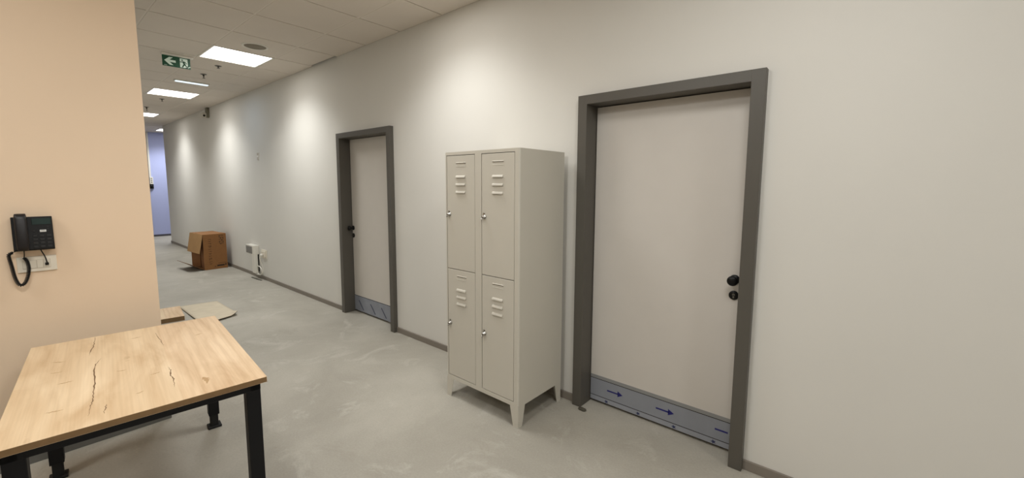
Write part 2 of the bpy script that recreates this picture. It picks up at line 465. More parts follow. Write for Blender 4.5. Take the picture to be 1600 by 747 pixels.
# ------------------------------------------------------------------ ceiling light panels
PL = {
 (3, 0): 'brightest and largest square ceiling light, beside the round speaker grille',
 (8, 0): 'square ceiling light further down the corridor, behind the cold blue strip',
 (13, 0): 'small far ceiling light half hidden by the edge of the peach wall',
 (18, -1.8): 'tiny farthest ceiling light in front of the lavender wall',
 (-2, 0): 'square ceiling light above the lockers, outside the frame',
 (-2, 5): 'square ceiling light above the oak table, outside the frame',
 (-12, 2): 'added square fill light far right of the camera, outside the frame',
 (-4, 3): 'added square fill light overhead of the camera, outside the frame',
 (-6, 1): 'square ceiling light right of the big door, outside the frame'}
for c_ in panels:
    x0, x1, y0, y1 = cell(*c_)
    xc, yc = (x0 + x1) / 2, (y0 + y1) / 2
    root = thing('ceiling_light', PL[c_], 'ceiling light', (xc, yc, C), 0, 'square recessed ceiling lights')
    bm = BM(); h = T / 2 - 0.004; e = 0.288
    for s in (-1, 1):
        box(bm, xc + min(s * e, s * h), xc + max(s * e, s * h), yc - h, yc + h, C - 0.003, C + 0.012)
        box(bm, xc - e, xc + e, yc + min(s * e, s * h), yc + max(s * e, s * h), C - 0.003, C + 0.012)
    box(bm, xc - h, xc + h, yc - h, yc + h, C + 0.012, C + 0.03)
    obj('light_frame', bm, M_WHITE, root)
    bm = BM(); v = [bm.verts.new((xc + p * e, yc + q * e, C + 0.002)) for p, q in ((-1, -1), (-1, 1), (1, 1), (1, -1))]
    f = bm.faces.new(v)
    df = obj('diffuser', bm, M_LIGHT, root)
    ld = bpy.data.lights.new('panel_lamp', 'AREA'); ld.shape = 'SQUARE'; ld.size = 2 * e
    ld.energy = WIDE_WATT.get(c_, ROOM_WATT.get(c_, PANEL_WATT)); ld.color = PANEL_COL; ld.spread = math.radians(180.0 if c_ in WIDE_WATT else PANEL_SPREAD)
    lo_ = bpy.data.objects.new('panel_lamp', ld); COL.objects.link(lo_); lo_.parent = root; lo_.location = (0, 0, -0.004)

# cold emergency strip
root = thing('emergency_light', 'thin cold blue-white strip lamp on the corridor ceiling', 'emergency light', (-7.675, -0.77, C))
bm = BM(); box(bm, -7.72, -7.63, -0.98, -0.56, C - 0.014, C, 0.004)
obj('lamp_housing', bm, M_WHITE, root)
bm = BM(); box(bm, -7.703, -7.647, -0.965, -0.575, C - 0.024, C - 0.014, 0.004)
obj('lamp_diffuser', bm, M_COLD, root)

ld = bpy.data.lights.new('strip_lamp', 'AREA'); ld.shape = 'RECTANGLE'; ld.size = 0.05; ld.size_y = 0.38; ld.energy = 3.2; ld.color = (0.55, 0.75, 1.0)
lo_ = bpy.data.objects.new('strip_lamp', ld); COL.objects.link(lo_); lo_.parent = root; lo_.location = (0, 0, -0.026)

# round speaker in the ceiling
root = thing('ceiling_speaker', 'round white-rimmed speaker grille in the corridor ceiling', 'speaker', (-5.17, -0.755, C))
bm = BM(); lathe(bm, (-5.17, -0.755), 2, [(0.103, C - 0.004), (0.110, C - 0.010), (0.125, C - 0.008), (0.130, C)], 48)
bmesh.ops.delete(bm, geom=[f for f in bm.faces if len(f.verts) > 4], context='FACES')
obj('speaker_rim', bm, M_WHITE, root)
bm = BM(); lathe(bm, (-5.17, -0.755), 2, [(0.106, C), (0.106, C - 0.005), (0.05, C - 0.006), (0.003, C - 0.0065)], 48)
for r in (0.03, 0.05, 0.07, 0.09): 
    tube(bm, [(-5.17 + r * math.cos(t), -0.755 + r * math.sin(t), C - 0.0062) for t in [2 * math.pi * k / 40 for k in range(41)]], 0.0015, 5)
obj('speaker_grille', bm, mat('speaker_mesh', srgb(140, 132, 116), 0.6), root)

# sprinklers
SP = [(-6.381, -0.779, 0.030, 'small ceiling sprinkler just behind the largest bright ceiling light'),
      (-7.015, -0.784, 0.055, 'dark ceiling sprinkler with a visible stem in front of the cold blue strip'),
      (-9.604, -0.782, 0.045, 'tiny ceiling sprinkler just behind the second bright ceiling light'),
      (-10.835, -0.805, 0.075, 'tiny far ceiling sprinkler beside the edge of the peach wall')]
for x, y, h, lab in SP:
    root = thing('sprinkler', lab, 'sprinkler', (x, y, C), 0, 'ceiling sprinklers along the corridor')
    bm = BM(); lathe(bm, (x, y), 2, [(0.037, C), (0.035, C - 0.004), (0.020, C - 0.010), (0.010, C - 0.011)], 28)
    obj('sprinkler_plate', bm, M_GREYM, root)
    bm = BM(); lathe(bm, (x, y), 2, [(0.011, C - 0.008), (0.011, C - h * 0.45), (0.006, C - h * 0.5), (0.004, C - h * 0.8), (0.004, C - h + 0.004), (0.017, C - h + 0.003), (0.017, C - h)], 20)
    for s in (-1, 1): tube(bm, [(x + s * 0.009, y, C - h * 0.42), (x + s * 0.015, y, C - h * 0.62), (x + s * 0.005, y, C - h + 0.003)], 0.0025, 6)
    obj('sprinkler_head', bm, mat('sprinkler_metal', srgb(70, 62, 52), 0.4, metal=0.7), root)

# exit sign
EX = -6.2; EY0, EY1 = -1.368, -1.108; EZ0, EZ1 = 2.905, 3.028
root = thing('exit_sign', 'green hanging exit sign with left arrow and running figure', 'exit sign', (EX, (EY0 + EY1) / 2, C))
bm = BM(); box(bm, EX - 0.035, EX + 0.022, EY0 - 0.004, EY1 + 0.03, EZ1 - 0.004, C, 0.004)
obj('sign_housing', bm, M_WHITE, root)
bm = BM(); box(bm, EX - 0.004, EX, EY0, EY1, EZ0, EZ1, 0.001)
Wd, Hd = EY1 - EY0, EZ1 - EZ0
def sp(pts, mi, t=0.0008):
    prism(bm, [(EY0 + u * Wd, EZ1 - v * Hd) for u, v in pts], 0, EX, EX + t, mi)
sp([(.07, .50), (.25, .15), (.38, .15), (.26, .40), (.47, .40), (.47, .60), (.26, .60), (.38, .85), (.25, .85)], 1)
sp([(.62, .10), (.90, .10), (.90, .92), (.62, .92)], 1)
sp([(.06, .90), (.16, .90), (.16, .925), (.06, .925)], 1)
sp([(.80, .92), (.93, .76), (1.0, .76), (1.0, .80), (.95, .84), (.90, .92)], 1)
th = 0.0014
sp([(.705 + .030 * math.cos(t), .25 + .062 * math.sin(t)) for t in [2 * math.pi * k / 14 for k in range(14)]], 0, th)
sp([(.70, .36), (.78, .34), (.815, .60), (.75, .64)], 0, th)
sp([(.72, .36), (.74, .43), (.66, .47), (.62, .47), (.62, .41), (.66, .40)], 0, th)
sp([(.77, .34), (.84, .42), (.88, .56), (.855, .58), (.81, .46), (.76, .44)], 0, th)
sp([(.75, .60), (.81, .62), (.76, .78), (.72, .90), (.68, .90), (.70, .78)], 0, th)
sp([(.77, .62), (.815, .58), (.86, .74), (.95, .76), (.95, .82), (.83, .81)], 0, th)
obj('sign_plate', bm, [M_GREEN, M_SIGNW], root)

# grey camera box high on the wall
root = thing('wall_camera', 'small grey camera box high on the wall just under the ceiling', 'camera', (-10.0, 0, 2.9))
bm = BM(); box(bm, -10.06, -9.96, -0.05, 0.0, 2.93, 3.045, 0.006); box(bm, -10.05, -9.97, -0.045, 0.0, 2.86, 2.93, 0.005)
obj('camera_bracket', bm, mat('camera_grey', srgb(120, 116, 98), 0.5), root)
bm = BM(); box(bm, -10.15, -9.99, -0.11, -0.04, 2.86, 2.945, 0.012, 0, 3)
cb = obj('camera_body', bm, mat('camera_shell', srgb(196, 190, 176), 0.45), root)
bm = BM(); cyl(bm, (-0.085, 2.89), 0, 0.02, 0.02, -9.99, -9.982, 20)
obj('camera_lens', bm, M_BLACK, cb)

# two-hole cable outlet on the wall
root = thing('wall_outlet', 'small white double cable outlet high on the wall above the heater', 'outlet', (-7.515, 0, 2.013))
bm = BM(); box(bm, -7.55, -7.48, -0.010, 0.0, 1.955, 2.07, 0.004)
obj('outlet_plate', bm, mat('outlet_white', srgb(232, 228, 220), 0.5), root)
for z in (2.047, 1.98):
    bm = BM(); lathe(bm, (-7.515, z), 1, [(0.022, -0.008), (0.022, -0.016), (0.015, -0.017), (0.006, -0.014)], 20)
    obj('outlet_cap', bm, mat('outlet_cap_grey', srgb(200, 194, 184), 0.5), root)

# white unit on the wall: grille box on top, upright duct below its right end
hx0, hx1, hy, hz0, hz1 = -8.075, -7.725, -0.082, 0.085, 0.547
root = thing('wall_heater', 'white wall unit with grey grille and upright duct low on the corridor wall', 'heater', ((hx0 + hx1) / 2, 0, hz0))
bm = BM(); box(bm, hx0, hx1, hy, 0.0, hz1 - 0.150, hz1, 0.006, 0, 3)
obj('heater_body', bm, M_WHITE, root)
bm = BM(); box(bm, hx1 - 0.10, hx1, hy, -0.022, hz0, hz1 - 0.149, 0.006, 0, 3)
obj('upright_duct', bm, M_WHITE, root)
bm = BM()
box(bm, hx0 + 0.006, hx1 - 0.07, hy - 0.003, hy + 0.001, hz1 - 0.140, hz1 - 0.022, 0, 0)
for k in range(13):
    x = hx0 + 0.012 + k * 0.0205
    box(bm, x, x + 0.007, hy - 0.006, hy - 0.002, hz1 - 0.137, hz1 - 0.026, 0.001, 1, 1)
obj('heater_grille', bm, [mat('grille_dark', srgb(120, 116, 112), 0.6), mat('grille_bar', srgb(158, 154, 148), 0.5)], root)
bm = BM(); box(bm, hx1 - 0.085, hx1 - 0.012, -0.022, 0.0, hz0 + 0.02, hz1 - 0.149)
obj('duct_gap_shade', bm, M_GAP, root)  # dark strip painted for the shade between duct and wall

# socket with plug beside the heater, and the heater's cable
root = thing('wall_socket', 'white wall socket with plug right of the heater', 'socket', (-7.48, 0, 0.42))
bm = BM(); box(bm, -7.59, -7.37, -0.012, 0.0, 0.36, 0.50, 0.005, 0, 3); box(bm, -7.56, -7.40, -0.03, -0.01, 0.385, 0.48, 0.008, 0, 3)
obj('socket_plate', bm, M_CREAM, root)
bm = BM(); lathe(bm, (-7.48, 0.415), 1, [(0.024, -0.03), (0.024, -0.055), (0.018, -0.068), (0.006, -0.072)], 24)
obj('plug', bm, M_WHITE, root)
bm = BM()
pts = smooth_path([(-7.48, -0.06, 0.41), (-7.49, -0.07, 0.36), (-7.50, -0.05, 0.28), (-7.49, -0.035, 0.20), (-7.50, -0.035, 0.12), (-7.58, -0.04, 0.075), (-7.70, -0.045, 0.066), (-7.79, -0.05, 0.073), (-7.83, -0.055, 0.10)])
tube(bm, pts, 0.008, 8)
loop = smooth_path([(-7.72, -0.035, 0.19), (-7.63, -0.05, 0.215), (-7.53, -0.055, 0.205), (-7.49, -0.05, 0.16), (-7.53, -0.045, 0.10), (-7.62, -0.045, 0.075), (-7.71, -0.04, 0.085)])
tube(bm, loop, 0.008, 8)
tag(obj('power_cable', bm, M_WHITE, None, origin=(-7.6, 0, 0.1)), 'white power cable looped between heater and wall socket', 'cable')

# trunking and socket on the lavender wall
root = thing('cable_trunking', 'white vertical cable trunking on the lavender wall', 'trunking', (XP, -0.03, 1.54))
bm = BM(); box(bm, XP, XP + 0.03, -0.052, -0.012, 1.75, C, 0.002)
obj('trunking_channel', bm, M_WHITE, root)
bm = BM(); box(bm, XP, XP + 0.045, -0.052, 0.026, 1.545, 1.75, 0.006)
for k in range(3): cyl(bm, (-0.013, 1.60 + k * 0.055), 0, 0.016, 0.016, XP + 0.045, XP + 0.047, 16, 1)
obj('socket_strip', bm, [M_WHITE, M_GRILL], root)
bm = BM(); lathe(bm, (-0.02, 1.48), 0, [(0.045, XP), (0.045, XP + 0.06), (0.03, XP + 0.07), (0.006, XP + 0.07)], 24); box(bm, XP, XP + 0.03, -0.07, 0.03, 1.415, 1.545, 0.005)
tag(obj('power_socket', bm, M_BLACK, None, origin=(XP, -0.02, 1.42)), 'black power socket below the white trunking on the lavender wall', 'socket')

# ------------------------------------------------------------------ locker
LX0, LX1, LY0, LY1, LH = -2.3256, -1.6325, -0.539, -0.052, 1.798
LB = 0.139
root = thing('locker', 'tall grey metal locker with four doors standing against the white wall', 'locker', ((LX0 + LX1) / 2, (LY0 + LY1) / 2, 0))
dxs = [(-2.3035, -2.0235), (-1.9565, -1.6745)]
dzs = [(0.171, 0.9685), (0.9725, 1.773)]
bm = BM()
# carcass: back, sides, top, bottom and a front frame, with rounded front corners
def rounded_panel(x0, x1, y0, y1, z0, z1):
    box(bm, x0, x1, y0, y1, z0, z1)
R = 0.012
xl, xr, yb = LX0, LX1, LY1
# side walls with rounded front corner as a swept outline
def outline(s):
    x = xr if s > 0 else xl
    inner = (dxs[1][1] + 0.0037) if s > 0 else (dxs[0][0] - 0.0037)
    pts = [(x, yb), (x, LY0 + R)]
    for k in range(1, 6):
        a = k / 6 * math.pi / 2
        pts.append((x - s * R * (1 - math.cos(a)), LY0 + R * (1 - math.sin(a))))
    pts += [(x - s * R, LY0), (inner, LY0), (inner, LY0 + 0.02), (x - s * 0.004, LY0 + 0.02), (x - s * 0.004, yb)]
    return pts
for s in (-1, 1): prism(bm, outline(s), 2, LB, LH - 0.003)
def top_outline(e=0.0):
    p = [(xl + e, yb), (xl + e, LY0 + R)]
    for k in range(1, 6):
        a = k / 6 * math.pi / 2; p.append((xl + e + (R - e) * (1 - math.cos(a)), LY0 + e + (R - e) * (1 - math.sin(a))))
    p += [(xl + R, LY0 + e), (xr - R, LY0 + e)]
    for k in range(1, 6):
        a = k / 6 * math.pi / 2; p.append((xr - R + (R - e) * math.sin(a), LY0 + R - (R - e) * math.cos(a)))
    p += [(xr - e, LY0 + R), (xr - e, yb)]
    return p
prism(bm, top_outline(0.0005), 2, LH - 0.004, LH)
ia, ib = dxs[0][0] - 0.0037, dxs[1][1] + 0.0037
box(bm, ia, ib, LY0, LY0 + 0.02, dzs[1][1] + 0.0037, LH - 0.004)
box(bm, ia, ib, LY0, LY0 + 0.02, LB, dzs[0][0] - 0.0037)
box(bm, dxs[0][1] + 0.0037, dxs[1][0] - 0.0037, LY0, LY0 + 0.02, dzs[0][0] - 0.0037, dzs[1][1] + 0.0037)
box(bm, xl + 0.004, xr - 0.004, LY0 + 0.02, yb, LB, LB + 0.004); box(bm, xl + 0.004, xr - 0.004, yb - 0.004, yb, LB, LH - 0.004)
obj('locker_body', bm, M_LOCK, root)
bm = BM()
for a, b in dxs: box(bm, a - 0.002, b + 0.002, LY0 + 0.0205, LY0 + 0.028, dzs[0][0] - 0.002, dzs[1][1] + 0.002)
obj('locker_gap_shade', bm, M_GAP, root)  # near-black sheets behind the doors, shade in the seams as colour
for (a, b) in dxs:
    for lev, (z0, z1) in enumerate(dzs):
        bm = BM()
        yd = LY0 + 0.0005
        box(bm, a, b, yd, yd + 0.018, z0, z1, 0.0025, 0, 2)
        lx0, lx1 = a + 0.098, a + 0.190
        zz = (1.628, 1.575, 1.522) if lev else (0.826, 0.775, 0.724)
        for z in zz:       # pressed louvres: hoods open below
            n = 10; prof = [(yd + 0.001, z + 0.008), (yd - 0.004, z + 0.006), (yd - 0.0085, z), (yd - 0.010, z - 0.0075), (yd - 0.0085, z - 0.0085), (yd + 0.001, z - 0.004)]
            prism(bm, prof, 0, lx0, lx1, 0)
            box(bm, lx0 + 0.003, lx1 - 0.003, yd - 0.0006, yd + 0.001, z - 0.0100, z - 0.0055, 0, 1)
        zl = (1.712 if lev else 0.915)   # pressed label holder: two shallow ribs
        for dz, hh, pr in ((0.011, 0.0035, 0.0035), (-0.013, 0.0025, 0.002)):
            if dz > 0: box(bm, lx0, lx1 + 0.004, yd - 0.0008, yd + 0.001, zl + dz - hh - 0.0035, zl + dz - hh, 0, 1)
            prism(bm, [(yd + 0.001, zl + dz + hh), (yd - pr, zl + dz), (yd - pr, zl + dz - 0.001), (yd + 0.001, zl + dz - hh)], 0, lx0, lx1 + 0.004, 0)
        dr = obj('locker_door', bm, [M_LOCK, mat('louvre_slot', srgb(120, 114, 102), 0.7)], root)
        kx = a + 0.026; kz = 1.362 if lev else 0.567
        bm = BM()
        lathe(bm, (kx, kz), 1, [(0.014, yd), (0.014, yd - 0.004), (0.010, yd - 0.006), (0.009, yd - 0.022), (0.007, yd - 0.024), (0.002, yd - 0.0245)], 24)
        box(bm, kx - 0.012, kx + 0.004, yd - 0.004, yd, kz + 0.004, kz + 0.026, 0.002)
        tube(bm, smooth_path([(kx - 0.006, yd - 0.020, kz - 0.004), (kx - 0.004, yd - 0.028, kz - 0.012), (kx + 0.006, yd - 0.028, kz - 0.014), (kx + 0.010, yd - 0.022, kz - 0.004)]), 0.0025, 8)
        obj('lock', bm, M_CHROME, dr)
# tapered angle feet
for sx in (-1, 1):
    for sy in (-1, 1):
        bm = BM()
        x = (xr - 0.0008) if sx > 0 else (xl + 0.0008); y = (LY0 + 0.0008) if sy < 0 else (LY1 - 0.0008)
        ix, iy, t = -sx, -sy, 0.0035
        def ring(wd, z):
            return [bm.verts.new((x + ix * a_, y + iy * b_, z)) for a_, b_ in ((0, 0), (wd, 0), (wd, t), (t, t), (t, wd), (0, wd))]
        r_bot, r_mid, r_top = ring(0.042, 0.0), ring(0.070, LB - 0.004), ring(0.070, LB + 0.010)
        for A, B in ((r_bot, r_mid), (r_mid, r_top)):
            for k in range(6): bm.faces.new((A[k], A[(k + 1) % 6], B[(k + 1) % 6], B[k]))
        bm.faces.new(r_bot[::-1]); bm.faces.new(r_top)
        obj('leg', bm, M_LOCK, root)

# ------------------------------------------------------------------ table
TX, TY, TA, TH = -2.6302, -2.2052, -0.08995, 0.7167
HU, HV, TT = 0.602, 0.3958, 0.0255
root = thing('oak_table', 'black-legged table with light oak top in front of the peach wall', 'table', (TX, TY, 0), TA)
bm = BM()
box(bm, -HU, HU, -HV, HV, TH - TT, TH, 0.0015, 1, 2)
for f in bm.faces:
    if f.calc_center_median().z > TH - 0.0012: f.material_index = 0
def ribbon(pts, ws, mi):
    pts = smooth_path([(p[0], p[1], 0) for p in pts], 7)
    n = len(pts); Lp, Rp = [], []
    for i, p in enumerate(pts):
        d_ = (pts[min(i + 1, n - 1)] - pts[max(i - 1, 0)]).normalized(); s_ = Vector((-d_.y, d_.x, 0))
        t_ = i / (n - 1); ww = ws * max(0.15, math.sin(math.pi * t_)) * random.uniform(0.5, 1.2)
        jit = s_ * random.uniform(-0.0025, 0.0025)
        Lp.append(bm.verts.new((p + s_ * ww + jit).to_tuple()[:2] + (TH + 0.0003,))); Rp.append(bm.verts.new((p - s_ * ww + jit).to_tuple()[:2] + (TH + 0.0003,)))
    for i in range(n - 1):
        f = bm.faces.new((Lp[i], Rp[i], Rp[i + 1], Lp[i + 1])); f.material_index = mi
ribbon([(-0.595, -0.156), (-0.43, -0.163), (-0.257, -0.178)], 0.0022, 2)
ribbon([(-0.172, -0.132), (-0.12, -0.147), (-0.03, -0.157), (0.175, -0.155), (0.33, -0.158), (0.422, -0.163), (0.508, -0.168)], 0.0025, 2)
ribbon([(-0.455, 0.087), (-0.321, 0.097), (-0.173, 0.103)], 0.0022, 2)
ribbon([(0.174, 0.091), (0.23, 0.094), (0.275, 0.089), (0.36, 0.093), (0.445, 0.086)], 0.0025, 2)
ribbon([(0.44, -0.120), (0.47, -0.122), (0.53, -0.128)], 0.0018, 2)
for p in ([(-0.264, -0.305), (-0.237, -0.255)], [(0.072, -0.271), (0.072, -0.22)], [(0.374, -0.285), (0.380, -0.235)], [(0.225, 0.022), (0.217, 0.06)],
          [(0.074, -0.085), (0.081, -0.05)], [(0.412, -0.033), (0.398, -0.008)], [(-0.10, -0.30), (-0.09, -0.26)], [(-0.42, -0.02), (-0.43, 0.03)], [(-0.25, 0.245), (-0.235, 0.275), (-0.262, 0.28)]):
    ribbon([(p[0][0], p[0][1])] + [((p[0][0] + p[-1][0]) / 2 + 0.004, (p[0][1] + p[-1][1]) / 2)] + [(p[-1][0], p[-1][1])], 0.0042, 3)
ribbon([(0.415, 0.188), (0.45, 0.196), (0.50, 0.193)], 0.011, 3)
obj('tabletop', bm, [M_OAK, M_OAKEDGE, M_CRACK, M_CRACK2], root, local=True)
bm = BM(); ins = 0.022; bh = 0.034; bw = 0.04; zt = TH - TT
for s in (-1, 1):
    box(bm, s * (HU - ins) - (bw if s > 0 else 0), s * (HU - ins) + (0 if s > 0 else bw), -HV + ins, HV - ins, zt - bh, zt, 0.002)
    box(bm, -HU + ins, HU - ins, s * (HV - ins) - (bw if s > 0 else 0), s * (HV - ins) + (0 if s > 0 else bw), zt - bh, zt, 0.002)
obj('table_frame', bm, M_BLACKM, root, local=True)
lw = 0.056
for su in (-1, 1):
    for sv in (-1, 1):
        cu, cv = su * (HU - ins - lw / 2 - 0.0005), sv * (HV - ins - lw / 2 - 0.0005)
        bm = BM()
        box(bm, cu - lw / 2, cu + lw / 2, cv - lw / 2, cv + lw / 2, 0.085, zt - 0.001, 0.003, 0, 2)
        leg = obj('leg', bm, M_BLACKM, root, local=True)
        bm = BM(); q = 0.021
        box(bm, cu - q, cu + q, cv - q, cv + q, 0.012, 0.09, 0.002); box(bm, cu - 0.036, cu + 0.036, cv - 0.036, cv + 0.036, 0.0, 0.013, 0.003)
        obj('levelling_foot', bm, M_RUB, leg, local=True)

# ------------------------------------------------------------------ phone and switch plate on the peach wall
WX = BX
PY0, PY1, PZ0, PZ1 = -2.566, -2.417, 1.206, 1.389
root = thing('desk_phone', 'black corded phone hanging on the peach wall above the switch plate', 'phone', (WX, (PY0 + PY1) / 2, PZ0))
bm = BM()
prism(bm, [(WX + 0.002, PZ0 + 0.004), (WX + 0.002, PZ1 - 0.004), (WX + 0.036, PZ1), (WX + 0.060, PZ0 + 0.006), (WX + 0.056, PZ0)], 1, PY0, PY1)
bmesh.ops.bevel(bm, geom=list(bm.edges), offset=0.003, segments=2, affect='EDGES', profile=0.5)
ph = obj('phone_body', bm, M_BLACK, root)
def face_x(z): return WX + 0.036 + (PZ1 - z) / (PZ1 - PZ0) * 0.024 + 0.0004
tilt = math.atan2(0.024, PZ1 - PZ0)
def on_face(bmx, yc, zc, wy, hz, th_, bev=0.0, mi=0):
    m4 = Matrix.Translation((face_x(zc), yc, zc)) @ Matrix.Rotation(-tilt, 4, 'Y')
    box(bmx, -0.001, th_, -wy / 2, wy / 2, -hz / 2, hz / 2, bev, mi, 2, m4)
bm = BM(); on_face(bm, -2.458, 1.362, 0.070, 0.034, 0.002, 0.001)
obj('display', bm, M_SCREEN, root)
bm = BM(); on_face(bm, -2.455, 1.310, 0.024, 0.012, 0.003, 0.001)
lb = obj('label_plate', bm, mat('pale_label', srgb(206, 206, 202), 0.4), root); lb['label'] = 'small pale plate on the phone front'
bm = BM(); on_face(bm, -2.455, 1.3125, 0.014, 0.0022, 0.0035, 0, 0)
obj('label_print', bm, M_GRILL, lb)
for i in range(3):
    for j in range(4):
        bm = BM(); on_face(bm, -2.486 + i * 0.0255, 1.284 - j * 0.0195, 0.017, 0.011, 0.0035, 0.0012)
        obj('key', bm, M_KEY, root)
for i, (y, z) in enumerate(((-2.437, 1.332), (-2.437, 1.321), (-2.437, 1.31), (-2.487, 1.309))):
    bm = BM(); on_face(bm, y, z, 0.008, 0.006, 0.003, 0.001)
    obj('key', bm, M_KEY, root)
# handset: curved bar with two swollen ends, resting on the cradle
hy = -2.532
bm = BM()
prof = []
N = 22
z_lo, z_hi = 1.212, 1.407
rings = []
for k in range(N + 1):
    t = k / N; z = z_lo + (z_hi - z_lo) * t
    arch = math.sin(math.pi * t) * 0.010
    back = face_x(z) + 0.006 + (0.012 if 0.22 < t < 0.78 else 0.0)
    front = face_x(z) + 0.034 + arch
    e = min(t, 1 - t) * N
    wid = 0.0225 * (0.86 if e < 0.5 else (0.96 if e < 1.5 else 1.0))
    front -= 0.010 if e < 0.5 else (0.003 if e < 1.5 else 0)
    c_, r_y = (front + back) / 2, wid
    ring = []
    for a in range(20):
        an = 2 * math.pi * a / 20
        ca, sa = math.cos(an), math.sin(an)
        ex = 0.55
        px = c_ + (front - back) / 2 * math.copysign(abs(ca) ** ex, ca)
        py = hy + r_y * math.copysign(abs(sa) ** ex, sa)
        ring.append(bm.verts.new((px, py, z)))
    rings.append(ring)
for A, B in zip(rings, rings[1:]):
    for a in range(20):
        f = bm.faces.new((A[a], A[(a + 1) % 20], B[(a + 1) % 20], B[a])); f.smooth = True
bm.faces.new(rings[0][::-1]); bm.faces.new(rings[-1])
obj('handset', bm, mat('handset_black', srgb(26, 22, 22), 0.4, spec=0.35), root)
# coiled cord
path = smooth_path([(WX + 0.03, -2.570, 1.200), (WX + 0.032, -2.583, 1.193), (WX + 0.032, -2.586, 1.180), (WX + 0.034, -2.580, 1.13), (WX + 0.034, -2.574, 1.07), (WX + 0.034, -2.565, 1.032), (WX + 0.034, -2.555, 1.020),
                    (WX + 0.034, -2.541, 1.030), (WX + 0.034, -2.528, 1.065), (WX + 0.034, -2.521, 1.11), (WX + 0.034, -2.525, 1.150), (WX + 0.036, -2.534, 1.168)], 14)
bm = BM()
tube(bm, smooth_path([(WX + 0.03, -2.552, 1.210), (WX + 0.03, -2.566, 1.203), (WX + 0.031, -2.580, 1.197), (WX + 0.032, -2.587, 1.190), (WX + 0.032, -2.586, 1.182)]), 0.0022, 7)
tube(bm, smooth_path([(WX + 0.036, -2.534, 1.166), (WX + 0.040, -2.532, 1.180), (WX + 0.045, -2.531, 1.196), (WX + 0.05, -2.531, 1.213)]), 0.0022, 7)
# helix around the hanging loop
L_ = [0.0]
for a, b in zip(path, path[1:]): L_.append(L_[-1] + (b - a).length)
tot = L_[-1]; turns = int(tot / 0.0058); hel = []; i = 0
for k in range(turns * 9 + 1):
    s = tot * k / (turns * 9)
    while i < len(L_) - 2 and L_[i + 1] < s: i += 1
    t = (s - L_[i]) / max(1e-9, L_[i + 1] - L_[i]); p = path[i].lerp(path[i + 1], t); d_ = (path[i + 1] - path[i]).normalized()
    nx = Vector((1, 0, 0)); ny = d_.cross(nx).normalized(); an = 2 * math.pi * k / 9
    hel.append(p + (nx * math.cos(an) + ny * math.sin(an)) * 0.0062)
tube(bm, hel, 0.0023, 6)
obj('coiled_cord', bm, M_BLACK, root)
bm = BM(); tube(bm, smooth_path([(WX + 0.035, -2.472, 1.212), (WX + 0.036, -2.468, 1.196), (WX + 0.036, -2.458, 1.165), (WX + 0.034, -2.453, 1.135), (WX + 0.014, -2.453, 1.123)]), 0.0026, 8)
box(bm, WX + 0.0118, WX + 0.022, -2.460, -2.446, 1.116, 1.130, 0.002)
obj('line_cord', bm, M_BLACK, root)

root = thing('switch_plate', 'long cream switch plate on the peach wall below the phone', 'switch', (WX, -2.487, 1.083))
bm = BM(); box(bm, WX, WX + 0.009, -2.562, -2.415, 1.083, 1.168, 0.003, 0, 3)
obj('cover_plate', bm, M_CREAM, root)
bm = BM()
for a, b in ((-2.541, -2.518), (-2.517, -2.492), (-2.490, -2.467), (-2.465, -2.441)):
    box(bm, WX + 0.006, WX + 0.0115, a, b, 1.103, 1.147, 0.0012)
obj('rocker', bm, mat('switch_cream', srgb(214, 206, 190), 0.4), root)
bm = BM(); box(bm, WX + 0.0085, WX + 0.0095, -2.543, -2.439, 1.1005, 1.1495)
obj('module_frame', bm, mat('module_tan', srgb(196, 186, 170), 0.6), root)  # slightly darker cream lines around the rockers

# ------------------------------------------------------------------ cardboard box against the wall
bx, by, br = -9.10, -0.448, math.radians(5.0)
root = thing('cardboard_box', 'open brown cardboard box lying on its side against the corridor wall', 'box', (bx, by, 0), br)
# local frame: X- away from the camera, Y+ towards the wall
LXB, LYB, LZB, tk = 0.62, 0.365, 0.652, 0.006
bm = BM()
box(bm, -tk, 0, 0, LYB, 0, LZB, 0.0015)                 # printed side facing the camera
box(bm, -LXB, -LXB + tk, 0, LYB, 0, LZB)                # far side
box(bm, -LXB + tk, -tk, 0, LYB, 0, tk); box(bm, -LXB + tk, -tk, 0, LYB, LZB - tk, LZB, 0.0015)
box(bm, -LXB + tk, -tk, LYB - tk, LYB, tk, LZB - tk)
# printing on the camera side
def ink(y, z, wy, hz, mi): box(bm, 0.0, 0.0006, y - wy / 2, y + wy / 2, z - hz / 2, z + hz / 2, 0, mi)
for k in range(5):                                       # short column of marks, turned on its side
    z = 0.615 - k * 0.036
    ink(0.285, z, 0.075, 0.008, 1)
    ink(0.255 + 0.02 * (k % 3), z - 0.012, 0.010, 0.022, 1)
    if k % 2: ink(0.315, z - 0.010, 0.010, 0.018, 1)
random.seed(3)
z = 0.56
while z > 0.10:
    hh = random.choice((0.012, 0.018, 0.022))
    ink(0.098, z, 0.046, 0.008, 2); ink(0.082 + random.choice((0, 0.016, 0.03)), z - hh / 2, 0.010, hh, 2)
    z -= hh + random.choice((0.006, 0.008, 0.026))
ink(0.255, 0.062, 0.120, 0.026, 1); ink(0.165, 0.050, 0.014, 0.014, 1); ink(0.335, 0.07, 0.02, 0.03, 1)
for k in range(6): ink(0.225 + k * 0.022, 0.105, 0.014, 0.012, 2)
obj('box_body', bm, [M_CARD, M_INK, M_INK_F], root, local=True)
